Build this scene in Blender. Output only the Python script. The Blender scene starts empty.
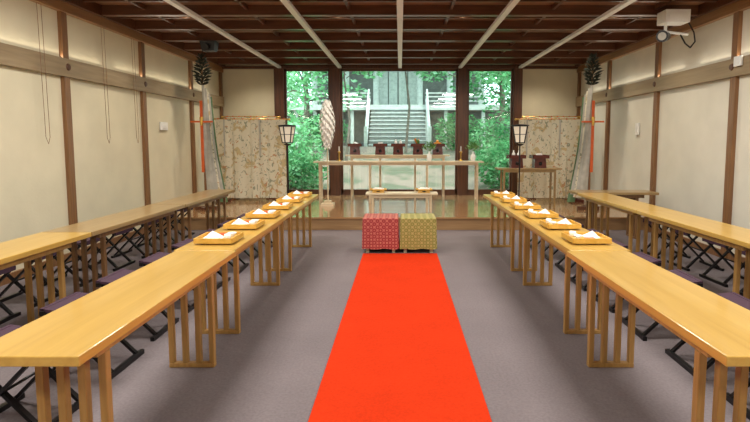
import bpy, math, random
from mathutils import Vector, Matrix
random.seed(7)
S=bpy.context.scene
try:
    S.view_settings.view_transform='Standard'
    S.view_settings.look='None'
except Exception: pass

def lin(c):
    r=[]
    for v in c[:3]:
        v=v/255.0
        r.append(v/12.92 if v<=0.04045 else ((v+0.055)/1.055)**2.4)
    return (r[0],r[1],r[2],1)

# ---------------- materials ----------------
def base(name):
    m=bpy.data.materials.new(name); m.use_nodes=True
    nt=m.node_tree; b=nt.nodes['Principled BSDF']
    return m,nt,b
def plain(name,c,rough=0.6,metal=0.0,noise=0.08,scale=12,bump=0.0,spec=None,fine=None):
    m,nt,b=base(name)
    tc=nt.nodes.new('ShaderNodeTexCoord'); n=nt.nodes.new('ShaderNodeTexNoise')
    n.inputs['Scale'].default_value=scale; n.inputs['Detail'].default_value=4
    nt.links.new(tc.outputs['Object'],n.inputs['Vector'])
    cr=nt.nodes.new('ShaderNodeValToRGB')
    L=lin(c)
    cr.color_ramp.elements[0].position=0.3; cr.color_ramp.elements[1].position=0.7
    cr.color_ramp.elements[0].color=tuple(v*(1-noise) for v in L[:3])+(1,)
    cr.color_ramp.elements[1].color=tuple(min(1,v*(1+noise)) for v in L[:3])+(1,)
    nt.links.new(n.outputs['Fac'],cr.inputs['Fac']); cur=cr.outputs['Color']
    if fine:
        n3=nt.nodes.new('ShaderNodeTexNoise'); n3.inputs['Scale'].default_value=fine[0]; n3.inputs['Detail'].default_value=2
        nt.links.new(tc.outputs['Object'],n3.inputs['Vector'])
        c3=nt.nodes.new('ShaderNodeValToRGB'); e=c3.color_ramp.elements; e[0].position=.35; e[1].position=.65
        e[0].color=(1-fine[1],)*3+(1,); e[1].color=(1,1,1,1)
        mx=nt.nodes.new('ShaderNodeMixRGB'); mx.blend_type='MULTIPLY'; mx.inputs[0].default_value=1
        nt.links.new(n3.outputs['Fac'],c3.inputs['Fac']); nt.links.new(cur,mx.inputs[1]); nt.links.new(c3.outputs['Color'],mx.inputs[2]); cur=mx.outputs[0]
    nt.links.new(cur,b.inputs['Base Color'])
    b.inputs['Roughness'].default_value=rough; b.inputs['Metallic'].default_value=metal
    if spec is not None: b.inputs['Specular IOR Level'].default_value=spec
    if bump>0:
        bp=nt.nodes.new('ShaderNodeBump'); bp.inputs['Strength'].default_value=bump; bp.inputs['Distance'].default_value=0.01
        n2=nt.nodes.new('ShaderNodeTexNoise'); n2.inputs['Scale'].default_value=scale*12
        nt.links.new(tc.outputs['Object'],n2.inputs['Vector'])
        nt.links.new(n2.outputs['Fac'],bp.inputs['Height']); nt.links.new(bp.outputs['Normal'],b.inputs['Normal'])
    return m
def wood(name,c1,c2,rough=0.4,sc=(40,2,40),coat=0.0):
    m,nt,b=base(name)
    tc=nt.nodes.new('ShaderNodeTexCoord'); mp=nt.nodes.new('ShaderNodeMapping')
    mp.inputs['Scale'].default_value=sc
    n=nt.nodes.new('ShaderNodeTexNoise'); n.inputs['Scale'].default_value=1.0; n.inputs['Detail'].default_value=6; n.inputs['Distortion'].default_value=0.4
    cr=nt.nodes.new('ShaderNodeValToRGB')
    cr.color_ramp.elements[0].position=0.3; cr.color_ramp.elements[1].position=0.7
    cr.color_ramp.elements[0].color=lin(c1); cr.color_ramp.elements[1].color=lin(c2)
    nt.links.new(tc.outputs['Object'],mp.inputs['Vector']); nt.links.new(mp.outputs['Vector'],n.inputs['Vector'])
    nt.links.new(n.outputs['Fac'],cr.inputs['Fac']); nt.links.new(cr.outputs['Color'],b.inputs['Base Color'])
    b.inputs['Roughness'].default_value=rough
    b.inputs['Coat Weight'].default_value=coat
    return m
def brocade(name,bg,fg,fg2,scale):
    m,nt,b=base(name)
    tc=nt.nodes.new('ShaderNodeTexCoord'); mp=nt.nodes.new('ShaderNodeMapping'); mp.inputs['Rotation'].default_value=(0,math.pi/4,0); mp.inputs['Location'].default_value=(.013,.011,.017)
    v=nt.nodes.new('ShaderNodeTexVoronoi'); v.inputs['Scale'].default_value=scale; v.inputs['Randomness'].default_value=0.0
    cr=nt.nodes.new('ShaderNodeValToRGB'); e=cr.color_ramp.elements
    e[0].position=0.0; e[0].color=lin(fg2); e[1].position=0.22; e[1].color=lin(fg)
    for p,c in((.30,bg),(.46,bg),(.54,fg),(.60,fg)):
        x=e.new(p); x.color=lin(c)
    nt.links.new(tc.outputs['Object'],mp.inputs['Vector']); nt.links.new(mp.outputs['Vector'],v.inputs['Vector']); nt.links.new(v.outputs['Distance'],cr.inputs['Fac'])
    nt.links.new(cr.outputs['Color'],b.inputs['Base Color']); b.inputs['Roughness'].default_value=.6
    return m
def emis(name,c,s):
    m,nt,b=base(name)
    b.inputs['Base Color'].default_value=lin(c); b.inputs['Emission Color'].default_value=lin(c); b.inputs['Emission Strength'].default_value=s
    return m
def kicho_mat():
    m,nt,b=base('screen_fabric')
    tc=nt.nodes.new('ShaderNodeTexCoord'); mp=nt.nodes.new('ShaderNodeMapping'); mp.inputs['Scale'].default_value=(1,.25,.8)
    mp.inputs['Rotation'].default_value=(0,.5,0)
    nt.links.new(tc.outputs['Object'],mp.inputs['Vector'])
    rgb=nt.nodes.new('ShaderNodeRGB'); rgb.outputs[0].default_value=lin((212,206,184)); cur=rgb.outputs[0]
    for sc,pos,c,dist in((4.5,.60,(190,172,130),1.5),(8,.62,(146,150,128),2.5),(12,.66,(184,140,100),1.0)):
        n=nt.nodes.new('ShaderNodeTexNoise'); n.inputs['Scale'].default_value=sc; n.inputs['Detail'].default_value=3; n.inputs['Distortion'].default_value=dist
        nt.links.new(mp.outputs['Vector'],n.inputs['Vector'])
        cr=nt.nodes.new('ShaderNodeValToRGB'); e=cr.color_ramp.elements
        e[0].position=pos-.03; e[0].color=(0,0,0,1); e[1].position=pos; e[1].color=(1,1,1,1)
        mx=nt.nodes.new('ShaderNodeMixRGB'); mx.inputs[2].default_value=lin(c)
        nt.links.new(n.outputs['Fac'],cr.inputs['Fac']); nt.links.new(cr.outputs['Color'],mx.inputs[0]); nt.links.new(cur,mx.inputs[1]); cur=mx.outputs[0]
    nt.links.new(cur,b.inputs['Base Color']); b.inputs['Roughness'].default_value=.6
    return m

M={}
M['plaster']=plain('plaster_cream',(208,199,172),0.85,noise=0.05,scale=2.5,bump=0.15)
M['plaster_r']=plain('plaster_cream_cool',(208,203,188),0.85,noise=0.05,scale=2.5,bump=0.15)
M['trimwood']=wood('trim_wood',(128,92,56),(154,114,72),0.45,(30,2,30))
M['postwood']=wood('post_wood',(108,74,46),(138,98,62),0.4,(40,40,2))
M['railwood']=wood('rail_wood',(132,112,84),(156,136,106),0.45,(20,1.5,20))
M['darkwood']=wood('dark_wood',(70,42,28),(98,60,38),0.35,(30,30,2))
M['ceilwood']=wood('ceiling_wood',(124,84,54),(152,106,70),0.3,(2,30,30))
M['beamwood']=wood('beam_wood',(74,46,30),(98,62,42),0.3,(2,30,30))
M['pale']=plain('pale_strip',(225,230,230),0.4,noise=0.03)
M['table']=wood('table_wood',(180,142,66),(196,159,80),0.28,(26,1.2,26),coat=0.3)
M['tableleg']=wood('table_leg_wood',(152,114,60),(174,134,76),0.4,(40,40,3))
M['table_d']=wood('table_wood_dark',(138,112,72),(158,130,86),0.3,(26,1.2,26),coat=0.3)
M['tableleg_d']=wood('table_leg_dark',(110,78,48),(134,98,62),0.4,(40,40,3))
M['stagefloor']=wood('stage_floor_wood',(150,112,74),(174,134,94),0.14,(1.5,16,10),coat=0.5)
M['fascia']=wood('stage_front_wood',(140,108,74),(160,126,88),0.45,(2,30,30))
M['carpet']=plain('grey_carpet',(122,113,115),0.95,noise=0.08,scale=1.2,bump=0.6,spec=0.1,fine=(60,.16))
M['red']=plain('red_carpet_felt',(203,54,21),0.95,noise=0.05,scale=3,bump=0.5,spec=0.05,fine=(70,.12))
M['black']=plain('black_metal',(24,22,24),0.35,metal=0.3)
M['purple']=plain('purple_fabric',(60,34,52),0.8,noise=0.15,scale=30)
M['tray']=wood('tray_wood',(200,154,58),(222,176,84),0.4,(20,20,20))
M['white']=plain('white_paper',(244,243,240),0.7,noise=0.02)
M['ceramic']=plain('white_ceramic',(240,240,238),0.2,noise=0.02)
M['lacq']=plain('red_lacquer',(86,34,26),0.25,noise=0.1)
M['palewood']=wood('hinoki_wood',(196,178,150),(218,202,172),0.4,(2,30,30))
M['brass']=plain('brass',(200,160,80),0.3,metal=0.9)
M['leafd']=plain('dark_sakaki_leaf',(24,34,24),0.5,noise=0.3,scale=30)
M['orange']=plain('orange_silk',(204,92,40),0.5)
M['greensilk']=plain('green_silk',(90,120,84),0.5)
M['silver']=plain('silver_fabric',(172,170,160),0.5,noise=0.15,scale=10)
M['redsilk']=brocade('red_brocade',(140,34,40),(184,104,92),(196,150,114),17)
M['goldsilk']=brocade('gold_green_brocade',(128,126,56),(170,158,98),(98,98,44),17)
M['kicho']=kicho_mat()
M['paper']=emis('lantern_paper',(240,232,214),0.15)
M['green']=plain('veg_green',(80,130,50),0.5)
M['fruit']=plain('fruit_orange',(220,140,40),0.4)
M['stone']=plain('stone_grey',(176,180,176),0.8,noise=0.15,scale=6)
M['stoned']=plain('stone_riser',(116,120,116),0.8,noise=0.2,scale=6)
M['shrinewood']=plain('weathered_wood',(172,178,170),0.8,noise=0.15,scale=6)
M['shrinedark']=plain('shrine_dark_wood',(96,98,92),0.8,noise=0.2,scale=4)
M['roof']=plain('shrine_roof_bark',(140,146,138),0.9,noise=0.2,scale=8)
M['bark']=plain('tree_bark',(100,90,78),0.9,noise=0.35,scale=10)
M['plastic']=plain('white_plastic',(226,226,222),0.4,noise=0.02)
M['lamp']=emis('downlight_glow',(255,226,170),14)

def ground_mat():
    m,nt,b=base('garden_ground')
    tc=nt.nodes.new('ShaderNodeTexCoord'); n=nt.nodes.new('ShaderNodeTexNoise'); n.inputs['Scale'].default_value=1.3; n.inputs['Detail'].default_value=8
    cr=nt.nodes.new('ShaderNodeValToRGB'); e=cr.color_ramp.elements
    e[0].position=0.4; e[0].color=lin((84,86,66)); e[1].position=0.54; e[1].color=lin((122,106,92))
    nt.links.new(tc.outputs['Object'],n.inputs['Vector']); nt.links.new(n.outputs['Fac'],cr.inputs['Fac']); nt.links.new(cr.outputs['Color'],b.inputs['Base Color'])
    b.inputs['Roughness'].default_value=0.95
    return m
M['ground']=ground_mat()
def leaf_mat(name,c1,c2,c3):
    m=bpy.data.materials.new(name); m.use_nodes=True; nt=m.node_tree; nt.nodes.clear()
    out=nt.nodes.new('ShaderNodeOutputMaterial'); mix=nt.nodes.new('ShaderNodeMixShader')
    d=nt.nodes.new('ShaderNodeBsdfDiffuse'); t=nt.nodes.new('ShaderNodeBsdfTranslucent')
    tc=nt.nodes.new('ShaderNodeTexCoord'); n=nt.nodes.new('ShaderNodeTexNoise'); n.inputs['Scale'].default_value=2.2; n.inputs['Detail'].default_value=5
    cr=nt.nodes.new('ShaderNodeValToRGB'); e=cr.color_ramp.elements
    e[0].position=0.3; e[0].color=lin(c1); e[1].position=0.7; e[1].color=lin(c3); x=e.new(0.5); x.color=lin(c2)
    nt.links.new(tc.outputs['Object'],n.inputs['Vector']); nt.links.new(n.outputs['Fac'],cr.inputs['Fac'])
    nt.links.new(cr.outputs['Color'],d.inputs['Color']); nt.links.new(cr.outputs['Color'],t.inputs['Color'])
    mix.inputs[0].default_value=0.45
    nt.links.new(d.outputs[0],mix.inputs[1]); nt.links.new(t.outputs[0],mix.inputs[2]); nt.links.new(mix.outputs[0],out.inputs[0])
    return m
M['leaf1']=leaf_mat('maple_leaves',(70,130,84),(128,190,132),(196,232,204))
M['leaf2']=leaf_mat('shrub_leaves',(36,84,50),(80,142,88),(150,200,150))
def glass_mat():
    m=bpy.data.materials.new('window_glass'); m.use_nodes=True; nt=m.node_tree; nt.nodes.clear()
    out=nt.nodes.new('ShaderNodeOutputMaterial'); mix=nt.nodes.new('ShaderNodeMixShader')
    t=nt.nodes.new('ShaderNodeBsdfTransparent'); t.inputs[0].default_value=(0.95,0.99,0.98,1)
    g=nt.nodes.new('ShaderNodeBsdfGlossy'); g.inputs['Roughness'].default_value=0.02
    mix.inputs[0].default_value=0.05
    nt.links.new(t.outputs[0],mix.inputs[1]); nt.links.new(g.outputs[0],mix.inputs[2]); nt.links.new(mix.outputs[0],out.inputs[0])
    return m
M['glass']=glass_mat()

# ---------------- mesh builder ----------------
class MB:
    def __init__(s): s.v=[]; s.f=[]; s.m=[]; s.sm=[]; s.mats=[]
    def mi(s,k):
        if k not in s.mats: s.mats.append(k)
        return s.mats.index(k)
    def add(s,vs,fs,k,smooth=False):
        o=len(s.v); s.v+= [tuple(x) for x in vs]; i=s.mi(k)
        for f in fs: s.f.append([o+a for a in f]); s.m.append(i); s.sm.append(smooth)
    def box(s,x0,x1,y0,y1,z0,z1,k):
        vs=[(x0,y0,z0),(x1,y0,z0),(x1,y1,z0),(x0,y1,z0),(x0,y0,z1),(x1,y0,z1),(x1,y1,z1),(x0,y1,z1)]
        s.add(vs,[(0,3,2,1),(4,5,6,7),(0,1,5,4),(1,2,6,5),(2,3,7,6),(3,0,4,7)],k)
    def taper(s,cx,cy,z0,z1,w0,d0,w1,d1,k):
        vs=[]
        for z,w,d in((z0,w0,d0),(z1,w1,d1)):
            vs+=[(cx-w/2,cy-d/2,z),(cx+w/2,cy-d/2,z),(cx+w/2,cy+d/2,z),(cx-w/2,cy+d/2,z)]
        s.add(vs,[(0,3,2,1),(4,5,6,7),(0,1,5,4),(1,2,6,5),(2,3,7,6),(3,0,4,7)],k)
    def bar(s,p,q,w,k,h=None):
        p=Vector(p);q=Vector(q);d=(q-p).normalized(); h=h or w
        up=Vector((0,0,1)) if abs(d.z)<0.95 else Vector((0,1,0))
        a=d.cross(up).normalized(); b=a.cross(d).normalized()
        vs=[]
        for c in(p,q):
            for sx,sy in((-1,-1),(1,-1),(1,1),(-1,1)): vs.append(c+a*sx*w/2+b*sy*h/2)
        s.add(vs,[(0,3,2,1),(4,5,6,7),(0,1,5,4),(1,2,6,5),(2,3,7,6),(3,0,4,7)],k)
    def cyl(s,p,q,r1,r2,k,n=14):
        p=Vector(p);q=Vector(q);d=(q-p).normalized()
        up=Vector((0,0,1)) if abs(d.z)<0.95 else Vector((1,0,0))
        a=d.cross(up).normalized(); b=a.cross(d).normalized(); vs=[]
        for c,r in((p,r1),(q,r2)):
            for i in range(n):
                t=2*math.pi*i/n; vs.append(c+a*math.cos(t)*r+b*math.sin(t)*r)
        s.add(vs,[(i,(i+1)%n,n+(i+1)%n,n+i) for i in range(n)],k,True)
        s.add(vs,[tuple(range(n-1,-1,-1)),tuple(range(n,2*n))],k)
    def lathe(s,c,prof,k,n=18):
        vs=[];fs=[]
        for r,z in prof:
            for i in range(n):
                t=2*math.pi*i/n; vs.append((c[0]+r*math.cos(t),c[1]+r*math.sin(t),c[2]+z))
        for j in range(len(prof)-1):
            for i in range(n): fs.append((j*n+i,j*n+(i+1)%n,(j+1)*n+(i+1)%n,(j+1)*n+i))
        s.add(vs,fs,k,True)
    def ball(s,c,r,k,sz=1.0):
        prof=[(max(0.001,r*math.sin(math.pi*i/8)),-r*sz*math.cos(math.pi*i/8)) for i in range(9)]
        s.lathe(c,prof,k,12)
    def grid(s,fn,nu,nv,k,smooth=True):
        vs=[fn(i/nu,j/nv) for j in range(nv+1) for i in range(nu+1)]
        fs=[(j*(nu+1)+i,j*(nu+1)+i+1,(j+1)*(nu+1)+i+1,(j+1)*(nu+1)+i) for j in range(nv) for i in range(nu)]
        s.add(vs,fs,k,smooth)
    def tube(s,pts,r,k,n=8):
        for a,b in zip(pts[:-1],pts[1:]): s.cyl(a,b,r,r,k,n)
    def mesh(s,name):
        me=bpy.data.meshes.new(name); me.from_pydata(s.v,[],s.f)
        for k in s.mats: me.materials.append(M[k])
        me.polygons.foreach_set('material_index',s.m); me.polygons.foreach_set('use_smooth',s.sm); me.update()
        return me
def put(name,me,loc=(0,0,0),rz=0,bevel=0,scale=None):
    if isinstance(me,MB): me=me.mesh(name)
    o=bpy.data.objects.new(name,me); S.collection.objects.link(o); o.location=loc; o.rotation_euler=(0,0,rz)
    if scale: o.scale=scale
    if bevel:
        b=o.modifiers.new('bevel','BEVEL'); b.width=bevel; b.segments=2; b.limit_method='ANGLE'
    return o

# ---------------- room shell ----------------
W=4.15; Y0=-2.2; YB=12.2; ST=8.65; SZ=0.22; CZ=3.32
b=MB(); b.box(-W,W,Y0,YB+0.2,-0.1,0,'carpet'); put('floor',b)
b=MB(); b.box(-W-.15,-W,Y0,YB+.2,0,CZ,'plaster'); put('wall_left',b)
b=MB(); b.box(W,W+.15,Y0,YB+.2,0,CZ,'plaster_r'); put('wall_right',b)
b=MB(); b.box(-W-.15,W+.15,Y0-.15,Y0,-.1,CZ,'plaster'); put('wall_front',b)
b=MB()
b.box(-W,-2.8,YB,YB+.2,0,CZ,'plaster'); b.box(2.8,W,YB,YB+.2,0,CZ,'plaster'); b.box(-2.8,2.8,YB,YB+.2,3.16,CZ,'darkwood')
b.box(-2.8,2.8,YB,YB+.2,0,SZ+.03,'darkwood')
put('wall_back',b)
b=MB(); b.box(-W+.003,W-.003,ST,YB-.003,0.001,SZ-.03,'fascia'); b.box(-W+.003,W-.003,ST-.03,YB-.003,SZ-.03,SZ,'stagefloor')
put('stage_platform',b)
# ceiling with coffered beams
b=MB(); b.box(-W-.15,W+.15,Y0-.15,YB+.2,CZ,CZ+.15,'ceilwood')
y=YB-.45
while y>Y0:
    b.box(-W,W,y-.055,y+.055,CZ-.13,CZ,'beamwood')
    b.box(-W,W,y-.45-.02,y-.45+.02,CZ-.06,CZ,'beamwood')
    y-=.9
for x in(-W+.06,W-.06): b.box(x-.06,x+.06,Y0,YB,CZ-.14,CZ,'beamwood')
for x in(-3.45,-2.07,-.69,.69,2.07,3.45): b.box(x-.02,x+.02,Y0,YB,CZ-.06,CZ,'beamwood')
put('ceiling',b)
b=MB()
for x in(-2.76,-1.38,0,1.38,2.76): b.box(x-.04,x+.04,Y0+.01,YB-.02,CZ-.17,CZ-.128,'pale')
put('trim_1',b)
# wall posts + rails
ys=[-1.3,0.7,2.65,4.6,6.5,8.45,10.4,12.12]
for sgn,nm in((-1,'trim_2'),(1,'trim_3')):
    b=MB()
    for y in ys:
        xa,xb=sorted((sgn*W,sgn*(W-.05))); z0=SZ if y>ST-.1 else 0
        b.box(xa,xb,y-.055,y+.055,z0,CZ-.14,'postwood')
    xa,xb=sorted((sgn*W,sgn*(W-.07)))
    b.box(xa,xb,Y0,YB,2.28,2.50,'railwood')
    b.box(xa,xb,Y0,YB,CZ-.26,CZ-.14,'trimwood')
    for y in ys:
        if y<12: 
            x=sgn*(W-.07); b.cyl((x,y,2.4),(x-sgn*.012,y,2.4),.045,.035,'darkwood',12)
    put(nm,b,bevel=0.003)
for sgn,nm in((-1,'baseboard_left'),(1,'baseboard_right')):
    b=MB(); xa,xb=sorted((sgn*W,sgn*(W-.03))); b.box(xa,xb,Y0,ST-.03,0,.1,'postwood'); put(nm,b)
# back wall trim
b=MB()
for x0,x1 in((-2.9,-2.68),(-1.62,-1.38),(1.34,1.56),(2.62,2.82)):
    b.box(x0,x1,YB-.08,YB+.12,SZ,3.16,'darkwood')
b.box(-W+.05,W-.05,YB-.09,YB,3.14,3.2,'darkwood')
b.box(-W+.05,-2.9,YB-.03,YB,SZ,SZ+.08,'postwood'); b.box(2.82,W-.05,YB-.03,YB,SZ,SZ+.08,'postwood')
put('trim_4',b)
for i,(x0,x1) in enumerate(((-2.68,-1.62),(-1.38,1.34),(1.56,2.62))):
    b=MB(); t=.045
    b.box(x0,x0+t,YB+.0,YB+.08,SZ+.03,3.16,'darkwood'); b.box(x1-t,x1,YB,YB+.08,SZ+.03,3.16,'darkwood')
    b.box(x0,x1,YB,YB+.08,SZ+.03,SZ+.13,'darkwood'); b.box(x0,x1,YB,YB+.08,3.1,3.16,'darkwood')
    b.box(x0+t,x1-t,YB+.035,YB+.045,SZ+.13,3.1,'glass')
    put('window_%d'%(i+1),b)

# ---------------- carpet ----------------
b=MB(); b.box(-.49,.49,-1.5,6.8,0,.008,'red'); put('red_carpet_runner',b)

# ---------------- tables ----------------
def table_mesh(name,top,leg,L=1.95,Wd=.43,H=.72):
    b=MB(); h=L/2
    b.box(-Wd/2,Wd/2,-h+.004,h-.004,H-.04,H,top)
    b.box(-Wd/2+.05,-Wd/2+.075,-h+.2,h-.2,H-.09,H-.04,leg); b.box(Wd/2-.075,Wd/2-.05,-h+.2,h-.2,H-.09,H-.04,leg)
    for s in(-1,1):
        yc=s*(h-.3)
        b.box(-.15,.15,yc-.022,yc+.022,H-.1,H-.04,leg)
        b.box(-.15,.15,yc-.022,yc+.022,0,.03,leg)
        for i in range(4):
            x=-.133+i*.0887
            b.box(x-.017,x+.017,yc-.02,yc+.02,.03,H-.1,leg)
    return b.mesh(name)
TL=table_mesh('long_table','table','tableleg'); TD=table_mesh('long_table_dark','table_d','tableleg_d')
TS=table_mesh('long_table_short','table','tableleg',1.83); TQ=table_mesh('long_table_small','table_d','tableleg_d',1.25)
def tab(x,y,m,rz=0): put('long_table',m,(x,y,0),rz,bevel=.004)
for x in(-1.40,1.43):
    tab(x-(-.02 if x<0 else .03),2.735,TS)
    for y in(4.625,6.575): tab(x,y,TL)
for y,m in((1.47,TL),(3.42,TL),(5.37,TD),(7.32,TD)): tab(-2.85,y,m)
for y,m in((.92,TL),(2.87,TL),(4.82,TL),(6.77,TL)): tab(2.87,y,m)
tab(3.28,8.0,TQ,math.pi/2)

# ---------------- stools ----------------
b=MB()
for y in(-.17,.17):
    b.bar((-.2,y,.02),(.2,y,.42),.028,'black',.018); b.bar((.2,y*.88,.02),(-.2,y*.88,.42),.028,'black',.018)
for x in(-.2,.2):
    b.bar((x,-.22,.015),(x,.22,.015),.03,'black'); b.bar((x,-.2,.425),(x,.2,.425),.028,'black')
b.cyl((0,-.18,.22),(0,.18,.22),.008,.008,'black',8)
def seat(u,v): 
    x=(u-.5)*.42; return (x,(v-.5)*.37,.452-.018*math.cos(x/.21*math.pi/2))
b.grid(seat,12,6,'purple'); b.grid(lambda u,v:(seat(u,v)[0],seat(u,v)[1],seat(u,v)[2]-.02),12,6,'purple')
for y in(-.185,.185):
    b.grid(lambda u,v,y=y:((u-.5)*.42,y,seat(u,.5)[2]-.02*v),12,1,'purple')
for x in(-.21,.21): b.box(x-.012,x+.012,-.185,.185,.405,.453,'purple')
SM=b.mesh('folding_stool')
for x in(-2.03,2.07,-3.5,3.52):
    y=2.05 if abs(x)<3 else 2.2
    while y<(7.4 if x!=-3.5 else 8.2):
        put('folding_stool',SM,(x+random.uniform(-.03,.03),y,0),random.uniform(-.05,.05)); y+=.65

# ---------------- trays ----------------
b=MB()
b.box(-.13,.13,-.13,.13,.015,.03,'tray')
for s in(-1,1):
    b.box(s*.14-.005 if s>0 else -.145,.145 if s>0 else -.135,-.14,.14,.012,.05,'tray')
    b.box(-.14,.14,(.135 if s>0 else -.145),(.145 if s>0 else -.135),.012,.05,'tray')
b.box(-.09,.09,-.1,-.085,0,.015,'tray'); b.box(-.09,.09,.085,.1,0,.015,'tray')
vs=[(-.11,-.05,.032),(.0,-.09,.032),(.02,.05,.032),(-.09,.08,.032),(-.05,.0,.085)]
b.add(vs,[(0,1,4),(1,2,4),(2,3,4),(3,0,4),(3,2,1,0)],'white')
b.lathe((.08,.06,.03),[(.012,0),(.014,.008),(.038,.03),(.034,.03),(.01,.01),(.001,.01)],'ceramic')
b.lathe((.085,-.06,.03),[(.014,0),(.024,.006),(.026,.04),(.022,.04),(.018,.008),(.001,.008)],'ceramic')
b.box(-.03,.04,.08,.12,.03,.048,'orange'); b.box(.03,.05,-.12,-.02,.03,.04,'white')
TR=b.mesh('serving_tray')
for x in(-1.40,1.44):
    for i in range(6): put('serving_tray',TR,(x,3.98+.655*i,.72),0 if x<0 else math.pi)

# ---------------- cloth covered stools at front ----------------
def covered(name,mat,x):
    b=MB(); w=.47; d=.46
    for sx in(-1,1):
        for sy in(-1,1): b.box(sx*(w/2-.06)-.02,sx*(w/2-.06)+.02,sy*(d/2-.06)-.02,sy*(d/2-.06)+.02,0,.42,'palewood')
    b.box(-w/2+.02,w/2-.02,-d/2+.02,d/2-.02,.42,.455,'palewood')
    n=64
    def per(t,o):
        t*=4; k=int(t)%4; f=t-int(t)
        c=[(-1,-1),(1,-1),(1,1),(-1,1)]; a=c[k]; q=c[(k+1)%4]
        return ((a[0]+(q[0]-a[0])*f)*(w/2+o),(a[1]+(q[1]-a[1])*f)*(d/2+o))
    vs=[];fs=[]
    zs=[.475,.465,.4,.3,.2,.12,.06]
    for j,z in enumerate(zs):
        for i in range(n):
            o=(-.012 if j==0 else 0)+ (0.008*math.sin(i*1.9)*(j/6.0) if j>1 else 0)+(j*.002)
            x_,y_=per(i/n,o); vs.append((x_,y_,z+(0.006*math.sin(i*.8) if j==6 else 0)))
    for j in range(len(zs)-1):
        for i in range(n): fs.append((j*n+i,(j+1)*n+i,(j+1)*n+(i+1)%n,j*n+(i+1)%n))
    fs.append(tuple(range(n)))
    b.add(vs,fs,mat,False)
    put(name,b,(x,7.06,0))
covered('cloth_covered_stool','redsilk',-.26); covered('cloth_covered_stool','goldsilk',.245)

# ---------------- offering tables on stage ----------------
def offer_table(L,D,H,k='palewood',t=.03,n=1):
    b=MB(); b.box(-L/2,L/2,-D/2,D/2,H-t,H,k)
    xs=[-L/2+.12,L/2-.12]
    if n==2: xs=[-L/2+.12,-L*.17,L*.17,L/2-.12]
    for x in xs:
        for y in(-D/2+.05,D/2-.05): b.box(x-.018,x+.018,y-.018,y+.018,0,H-t,k)
        b.box(x-.015,x+.015,-D/2+.05,D/2-.05,.06,.09,k)
    b.box(-L/2+.12,L/2-.12,-D/2+.03,-D/2+.05,H-t-.05,H-t,k)
    return b
put('offering_table',offer_table(1.25,.36,.37),(.03,9.1,SZ),bevel=.003)
put('offering_table',offer_table(3.45,.36,.86,n=2),(-.03,10.7,SZ),bevel=.003)
put('offering_table',offer_table(2.2,.34,.98,n=2),(-.05,11.15,SZ),bevel=.003)
put('offering_table',offer_table(1.2,.38,.76,'table_d'),(2.45,9.95,SZ),bevel=.003)

def sanbo(s=1.0,k='lacq',item=0):
    b=MB()
    b.taper(0,0,0,.15*s,.19*s,.19*s,.17*s,.17*s,k)
    b.ball((0,-.085*s,.07*s),.03*s,'black')
    b.box(-.13*s,.13*s,-.13*s,.13*s,.15*s,.165*s,k)
    for q in(-1,1):
        a,c=sorted((q*.13*s,q*.12*s)); b.box(a,c,-.13*s,.13*s,.165*s,.205*s,k); b.box(-.13*s,.13*s,a,c,.165*s,.205*s,k)
    z=.165*s
    if item==0: b.lathe((0,0,z),[(.02,0),(.03,.01),(.07,.05),(.065,.055),(.03,.07),(.001,.085)],'ceramic')
    if item==1:
        for x in(-.05,.05): b.lathe((x,0,z),[(.028,0),(.036,.03),(.03,.08),(.012,.1),(.012,.13),(.016,.135),(.001,.136)],'ceramic')
    if item==2:
        for x,y in((-.05,0),(.05,.01),(0,-.04),(0,.05)): b.ball((x,y,z+.035),.035,'fruit')
        b.ball((0,0,z+.085),.034,'fruit')
    if item==3:
        for i in range(14):
            a=random.uniform(0,6.28); r=random.uniform(.03,.1)
            b.bar((0,0,z),(math.cos(a)*r,math.sin(a)*r,z+random.uniform(.08,.16)),.022,'green' if i%3 else 'fruit',.008)
    if item==4: b.box(-.07,.07,-.05,.05,z,z+.04,'white'); b.box(-.05,.05,-.04,.04,z+.04,z+.075,'white')
    return b
for x,it in((-.96,0),(-.42,4),(-.04,1),(.38,3),(.80,2)):
    put('offering_stand',sanbo(1.15,'lacq',it),(x,11.15,SZ+.98))
put('offering_stand',sanbo(1.2,'lacq',1),(2.22,9.95,SZ+.76)); put('offering_stand',sanbo(1.2,'lacq',4),(2.66,9.95,SZ+.76))
put('offering_tray',sanbo(.8,'tray',4),(-.38,9.1,SZ+.37),scale=(1.4,1,.4)); put('offering_tray',sanbo(.8,'tray',4),(.42,9.1,SZ+.37),scale=(1.4,1,.4))
b=MB()
b.lathe((0,0,0),[(.05,0),(.05,.01),(.012,.03),(.012,.16),(.03,.18),(.03,.2),(.001,.2)],'brass'); b.cyl((0,0,.2),(0,0,.3),.01,.008,'white')
CN=b.mesh('candlestick'); put('candlestick',CN,(1.25,10.7,SZ+.86)); put('candlestick',CN,(-1.25,10.7,SZ+.86))
b=MB(); b.lathe((0,0,0),[(.04,0),(.055,.06),(.045,.12),(.015,.16),(.02,.2),(.001,.2)],'ceramic')
for i in range(60):
    a=random.uniform(0,6.28); e=random.uniform(.3,1.4); r=random.uniform(.08,.2)
    p=Vector((math.cos(a)*math.cos(e)*r,math.sin(a)*math.cos(e)*r,.2+math.sin(e)*r))
    b.bar(p,p+Vector((math.cos(a)*.04,math.sin(a)*.04,.03)),.03,'green',.004); 
    if i%4==0: b.bar((0,0,.18),p,.004,'green')
VS=b.mesh('sakaki_vase'); put('sakaki_vase',VS,(1.5,10.7,SZ+.86)); put('sakaki_vase',VS,(.6,10.7,SZ+.86))
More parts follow.
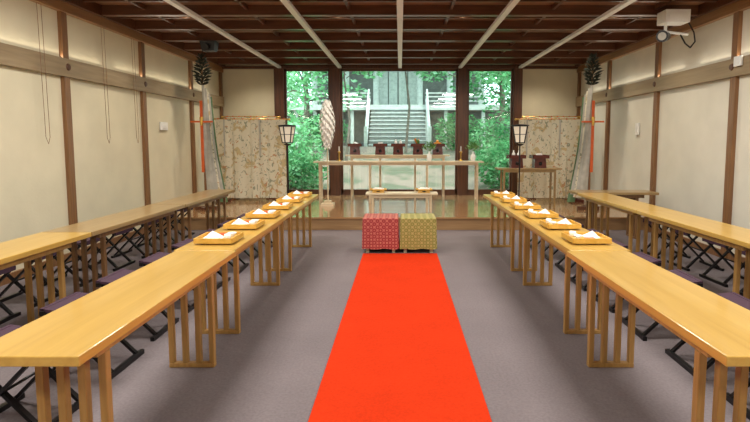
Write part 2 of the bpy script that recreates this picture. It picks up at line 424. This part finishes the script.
# gohei (white paper wand)
b=MB(); b.cyl((0,0,0),(0,0,1.95),.012,.012,'palewood',8); b.box(-.12,.12,-.12,.12,0,.05,'palewood'); b.box(-.07,.07,-.07,.07,.05,.1,'palewood')
b.lathe((0,0,1.1),[(.001,0),(.06,.12),(.105,.35),(.11,.5),(.08,.75),(.03,.92),(.001,.97)],'white')
for k in range(110):
    a=k*2.4; z=2.04-.9*(k/110); rr=.02+.10*math.sin(math.pi*min(1,(k+6)/112.))
    cx,cy=math.cos(a)*rr,math.sin(a)*rr; tx,ty=-math.sin(a),math.cos(a); ox,oy=math.cos(a)*.05,math.sin(a)*.05
    b.add([(cx-tx*.008,cy-ty*.008,z+.05),(cx+tx*.008,cy+ty*.008,z+.05),(cx+ox*.6+tx*.035,cy+oy*.6+ty*.035,z),(cx+ox+tx*.01,cy+oy+ty*.01,z-.06),(cx+ox*.6-tx*.035,cy+oy*.6-ty*.035,z)],[(0,1,2,3,4)],'white')
put('paper_streamer_wand',b,(-1.42,10.2,SZ))

# ---------------- lanterns ----------------
b=MB()
b.lathe((0,0,0),[(.001,0),(.16,0),(.16,.02),(.05,.05),(.014,.08)],'black'); b.cyl((0,0,.05),(0,0,1.2),.014,.012,'black',10)
b.lathe((0,0,1.18),[(.01,0),(.06,.02),(.08,.04)],'black')
z0,z1=1.24,1.54; r0,r1=.09,.145
n=6; vs=[]
for z,r in((z0,r0),(z1,r1)):
    for i in range(n):
        t=2*math.pi*i/n+.26; vs.append((r*math.cos(t),r*math.sin(t),z))
b.add(vs,[(i,(i+1)%n,n+(i+1)%n,n+i) for i in range(n)],'paper')
for i in range(n):
    b.bar(Vector(vs[i])*1.0,Vector(vs[n+i]),.018,'black')
    b.bar(vs[i],vs[(i+1)%n],.018,'black'); b.bar(vs[n+i],vs[n+(i+1)%n],.022,'black')
    p=(Vector(vs[i])+Vector(vs[n+i]))/2; q=(Vector(vs[(i+1)%n])+Vector(vs[n+(i+1)%n]))/2; b.bar(p,q,.01,'black')
b.lathe((0,0,z1),[(r1+.015,0),(r1+.02,.015),(.06,.03),(.001,.035)],'black')
LM=b.mesh('standing_lantern')
put('standing_lantern',LM,(-2.07,9.6,SZ)); put('standing_lantern',LM,(2.16,9.4,SZ))

# ---------------- curtain screens ----------------
def screen(L,seed,H=1.72):
    b=MB()
    for x in(-L/2+.12,L/2-.12):
        b.box(x-.12,x+.12,-.15,.15,0,.05,'lacq'); b.cyl((x,0,.05),(x,0,H),.014,.014,'lacq',10)
    b.cyl((-L/2-.06,0,H),(L/2+.06,0,H),.016,.016,'brass',10)
    for x in(-L/2-.06,L/2+.06): b.ball((x,0,H),.024,'brass')
    N=4; pw=L/N
    for p in range(N):
        x0=-L/2+p*pw
        def f(u,v,x0=x0,p=p):
            x=x0+u*(pw-.012); z=H-.005-v*(H-.08)
            return (x,-.03+.012*math.sin(u*9+seed+p*2)*(.3+v)+.006*math.sin(u*4+v*5),z)
        b.grid(f,20,14,'kicho')
        xx=x0+pw/2
        b.grid(lambda u,v,xx=xx:(xx+(u-.5)*.03,-.052-.008*math.sin(v*8),H-.01-v*.75),1,10,'kicho' if p%2 else 'silver')
    for i in range(9):
        x=-L/2+.05+(L-.1)*i/8; b.cyl((x-.012,0,H),(x+.012,0,H),.022,.022,'orange',10)
    return b
put('curtain_screen',screen(1.45,0),(-3.1,10.9,SZ),.05); put('curtain_screen',screen(1.15,2,1.8),(-3.3,11.6,SZ),0)
put('curtain_screen',screen(1.35,4),(3.15,10.9,SZ),-.05); put('curtain_screen',screen(1.15,5,1.8),(3.35,11.6,SZ),0)

# ---------------- masakaki (ceremonial branch stands) ----------------
def masakaki(sgn):
    b=MB(); H=2.3
    b.box(-.2,.2,-.03,.03,0,.06,'darkwood'); b.box(-.03,.03,-.2,.2,0,.06,'darkwood')
    b.cyl((0,0,.06),(0,0,H+.3),.026,.014,'postwood',10)
    for k in range(9):
        z=H-.02+k*.062; r=.2*(1-abs(k-3)/8)
        for j in range(9):
            a=j*2*math.pi/9+k*.4
            p=Vector((0,0,z)); q=Vector((math.cos(a)*r,math.sin(a)*r,z+.05+.03*(j%2)))
            s=Vector((-math.sin(a),math.cos(a),0))*.024; m_=(p*.4+q*.6)+Vector((0,0,.01))
            b.add([p,m_+s,q,m_-s],[(0,1,2,3)],'leafd')
            u=Vector((0,0,.02)); b.add([p,m_+u,q,m_-u],[(0,1,2,3)],'leafd')
    b.bar((-.2,-.1,1.62),(.2,-.1,1.62),.04,'orange',.03)
    b.cyl((0,-.1,1.7),(0,-.12,1.55),.035,.02,'brass',10)
    b.bar((0,-.1,2.0),(0,-.1,.7),.05,'orange',.008)
    cols=['silver','silver','kicho','silver','greensilk']
    for i,c in enumerate(cols):
        def f(u,v,i=i):
            w=.05+.10*v
            x=sgn*(.03+.09*(1-math.cos(v*1.5))*(1+.3*i))+ (u-.5)*w + sgn*i*.022
            return (x,.03*i-.05+.01*math.sin(u*6+v*9),2.28-.05*i-v*(1.95-.1*(i%2)))
        b.grid(f,4,14,c)
    return b
put('sakaki_branch_stand',masakaki(1),(-3.6,9.6,SZ)); put('sakaki_branch_stand',masakaki(-1),(3.5,9.6,SZ))

# ---------------- wall / ceiling equipment ----------------
b=MB(); b.cyl((0,0,0),(0,0,-.12),.015,.015,'black',8); b.box(-.12,.12,-.03,.03,-.14,-.12,'black')
b.taper(0,0,-.3,-.14,.2,.16,.26,.22,'black'); b.cyl((-.02,-.1,-.22),(-.02,-.16,-.25),.05,.06,'black',14)
put('ceiling_speaker',b,(-3.25,9.04,CZ-.005))
b=MB(); b.box(-.16,.16,-.12,.12,-.16,0,'plastic'); b.box(-.12,.12,-.13,-.12,-.13,-.05,'plastic')
b.cyl((-.1,0,-.16),(-.1,0,-.26),.02,.02,'plastic',10); b.cyl((-.14,0,-.26),(.2,0,-.3),.018,.018,'plastic',10)
b.cyl((-.1,-.02,-.33),(-.24,-.2,-.36),.06,.075,'black',16); b.cyl((-.24,-.2,-.36),(-.246,-.208,-.362),.05,.05,'silver',16); b.bar((-.12,0,-.26),(-.14,-.05,-.34),.02,'black')
b.tube([(.1,0,-.3),(.16,-.02,-.42),(.24,0,-.47),(.3,0,-.39),(.28,0,-.27),(.2,0,-.14)],.01,'black')
put('ceiling_spotlight',b,(3.62,7.05,CZ-.12))
def wallbox(name,x,y,z,w,h,k='plastic'):
    b=MB(); b.box(-.012,.012,-w/2,w/2,-h/2,h/2,k); b.box(-.018,.018,-w/4,w/4,-h/4,h/4,k); put(name,b,(x,y,z),bevel=.003)
wallbox('light_switch',-W+.02,9.15,1.75,.28,.14); wallbox('light_switch',W-.02,9.1,1.7,.12,.2); wallbox('thermostat',W-.09,6.35,2.45,.14,.12)
for y in(5.95,7.2,8.0):
    b=MB(); b.tube([(0,0,0),(0.01,.01,-1.5),(.01,.05,-1.58),(.01,.08,-1.5),(0,.07,0)],.003,'postwood',6); put('hanging_cord',b,(-W+.1,y,3.04))

# downlights
b=MB(); b.lathe((0,0,0),[(.045,0),(.07,0),(.07,-.012),(.05,-.012),(.045,-.002)],'plastic'); b.cyl((0,0,-.001),(0,0,-.004),.045,.045,'lamp',16)
DL=b.mesh('downlight')
for y in(7.47,9.27,11.07):
    for x in(-3.1,-.9,.9,3.1):
        y2=y+.13
        put('downlight',DL,(x,y2,CZ-.001))
        l=bpy.data.lights.new('downlight_bulb','SPOT'); l.energy=82; l.spot_size=2.3; l.spot_blend=.8; l.color=(1,.89,.73); l.shadow_soft_size=.05
        o=bpy.data.objects.new('downlight_bulb',l); S.collection.objects.link(o); o.location=(x,y2,CZ-.03)
# added fill lights below the ceiling, out of view, with no fixtures
for y in(-1,1.3,3.6,5.6):
    for x in(-2.07,2.07):
        l=bpy.data.lights.new('hall_fill_light','AREA'); l.shape='RECTANGLE'; l.size=1.1; l.size_y=.6; l.energy=68; l.color=(1,.955,.88)
        o=bpy.data.objects.new('hall_fill_light',l); S.collection.objects.link(o); o.location=(x,y,CZ-.18)
# added uplights just above the wall rails, brightening the dark ceiling
for sgn in(-1,1):
    for y in(1.5,5.5,9.5):
        l=bpy.data.lights.new('added_uplight','AREA'); l.shape='RECTANGLE'; l.size=.06; l.size_y=3.6; l.energy=9; l.color=(1,.9,.72)
        o=bpy.data.objects.new('added_uplight',l); S.collection.objects.link(o); o.location=(sgn*(W-.035),y,2.51); o.rotation_euler=(0,math.pi-sgn*.8,0)

# ---------------- garden ----------------
def gz(x,y):
    t=min(1,max(0,(y-13)/8.5)); t=t*t*(3-2*t)
    return -.05+1.25*t+.05*math.sin(x*1.3+y)*min(1,max(0,(y-13)))
b=MB(); b.grid(lambda u,v:((u-.5)*50,12.42+v*34,gz((u-.5)*50,12.42+v*34)),60,50,'ground'); put('garden_ground',b)
# shrine
b=MB()
for i in range(11):
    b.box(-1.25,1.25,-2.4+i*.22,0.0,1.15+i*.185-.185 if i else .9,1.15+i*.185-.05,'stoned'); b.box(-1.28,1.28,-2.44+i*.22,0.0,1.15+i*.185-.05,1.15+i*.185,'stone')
for sx in(-1,1): b.bar((sx*1.38,-2.5,1.4),(sx*1.38,0,3.45),.14,'stone'); b.bar((sx*1.38,-2.5,1.9),(sx*1.38,0,3.9),.08,'shrinewood'); b.box(sx*1.38-.07,sx*1.38+.07,-2.6,-2.46,1,2.1,'shrinewood')
b.box(-6,6,0,5,2.95,3.2,'shrinewood')
x=-5.8
while x<6:
    if abs(x)>1.3: b.box(x-.08,x+.08,.15,.31,.8,2.95,'shrinewood'); b.box(x-.05,x+.05,.02,.12,3.15,3.75,'shrinewood')
    x+=.9
b.box(-6,6,1.2,1.4,.8,2.95,'shrinedark')
for sx in(-1,1):
    for z in(3.35,3.55,3.72): b.box(min(sx*1.3,sx*6),max(sx*1.3,sx*6),.03,.11,z,z+.06,'shrinewood')
for x in(-4.2,-2.6,-1.1,1.1,2.6,4.2): b.cyl((x,1.5,3.15),(x,1.5,6.4),.15,.15,'shrinewood',12)
b.box(-4.2,4.2,2.2,2.35,3.15,6.4,'shrinedark')
for x in(-.75,-.25,.25,.75): b.box(x-.22,x+.22,2.14,2.2,3.25,5.2,'shrinewood')
b.box(-4.5,4.5,1.35,1.65,5.6,5.85,'shrinewood')
b.box(-4.5,4.5,1.35,1.65,6.3,6.5,'shrinewood')
b.add([(-7,-.6,6.5),(7,-.6,6.5),(5.5,3,9),(-5.5,3,9),(-7,-.6,6.75),(7,-.6,6.75),(5.5,3,9.3),(-5.5,3,9.3)],[(0,3,2,1),(4,5,6,7),(0,1,5,4),(1,2,6,5),(2,3,7,6),(3,0,4,7)],'roof')
put('shrine_building',b,(-.1,25,0))
def leaves(b,c,r,n,k,sz=.1):
    for _ in range(n):
        d=Vector((random.gauss(0,1),random.gauss(0,1),random.gauss(0,1))).normalized()*(random.random()**.4)
        p=Vector(c)+Vector((d.x*r[0],d.y*r[1],d.z*r[2]))
        a=Vector((random.gauss(0,1),random.gauss(0,1),random.gauss(0,.5))).normalized(); q=a.cross(Vector((random.gauss(0,1),random.gauss(0,1),random.gauss(0,1)))).normalized()
        s=sz*random.uniform(.6,1.3)
        b.add([p-a*s,p+q*s*.5,p+a*s,p-q*s*.5],[(0,1,2,3)],k)
def tree(x,y,h,r,k='leaf1',n=2600,tr=.14,low=.35,sz=.1):
    b=MB(); z=gz(x,y)-.1; pts=[Vector((0,0,0)),Vector((.15,.1,h*.3)),Vector((-.05,.2,h*.6)),Vector((.1,.1,h*.9))]
    for i in range(3): b.cyl(pts[i],pts[i+1],tr*(1-i*.25),tr*(.75-i*.25),'bark',10)
    for i in range(11):
        a=i*2.4; zz=h*(low+(1-low)*i/11); rr=r*random.uniform(.55,.9)
        st=Vector((.03,.12,zz*.85)); en=Vector((math.cos(a)*rr,math.sin(a)*rr,zz))
        b.cyl(st,en,tr*.3,tr*.1,'bark',6); leaves(b,en,(r*.55,r*.55,h*.11),n//11,k,sz)
    put('garden_tree',b,(x,y,z))
tree(-4.6,16.5,5.5,1.9); tree(-3.7,20,6.5,1.9,n=3000); tree(4.9,17,5.8,2.0,'leaf2'); tree(3.9,20.6,6.5,1.9,'leaf2',n=3400)
tree(2.1,18.2,4.9,1.5,'leaf1',3600,.07,.66); tree(-7,21,7,2.6,'leaf2',3200); tree(7,22,7,2.6,'leaf1',3200); tree(-1.9,18.2,5.0,1.4,'leaf1',3000,.06,.70)
tree(.2,19.4,6.0,1.7,'leaf1',2600,.06,.78)
tree(-9,31,9,3.0,'leaf1',3200,sz=.16); tree(9,31,9,3.0,'leaf2',3200,sz=.16); tree(-5,36,11,3.5,'leaf2',3000,sz=.2); tree(5,36,11,3.5,'leaf1',3000,sz=.2)
def shrub(x,y,r,h,n=1700,k='leaf2'):
    b=MB(); 
    for i in range(6):
        a=i*1.05; b.cyl((0,0,-.05),(math.cos(a)*r*.5,math.sin(a)*r*.5,h*.6),.02,.008,'bark',6)
    leaves(b,(0,0,h*.5),(r,r,h*.52),n,k,.075); put('garden_shrub',b,(x,y,gz(x,y)))
shrub(-2.9,14.6,.9,1.2); shrub(-3.5,16.8,1.1,1.7,k='leaf1'); shrub(3.0,14.8,.9,1.4); shrub(3.3,17,1.1,1.8,k='leaf2'); shrub(2.3,20.6,1.0,1.5,1600,'leaf2'); shrub(-3.0,21,1.0,1.4); shrub(-4.3,14.5,.9,1.8); shrub(4.4,14.6,.9,1.8)

# ---------------- lights / world ----------------
w=bpy.data.worlds.new('World'); S.world=w; w.use_nodes=True; nt=w.node_tree
bg=nt.nodes['Background']; bg.inputs[0].default_value=(.74,.92,1,1); bg.inputs[1].default_value=5.8
sun=bpy.data.lights.new('sun','SUN'); sun.energy=5.0; sun.angle=.3; sun.color=(1,.97,.9)
o=bpy.data.objects.new('sun',sun); S.collection.objects.link(o); o.rotation_euler=(math.radians(28),math.radians(18),0)

# ---------------- camera ----------------
c=bpy.data.cameras.new('camera'); c.sensor_width=36; c.lens=520/750*36; c.shift_x=-25/750; c.shift_y=-25/750; c.clip_start=.05
o=bpy.data.objects.new('camera',c); S.collection.objects.link(o); o.location=(0,0,1.5); o.rotation_euler=(math.radians(85),0,0)
S.camera=o
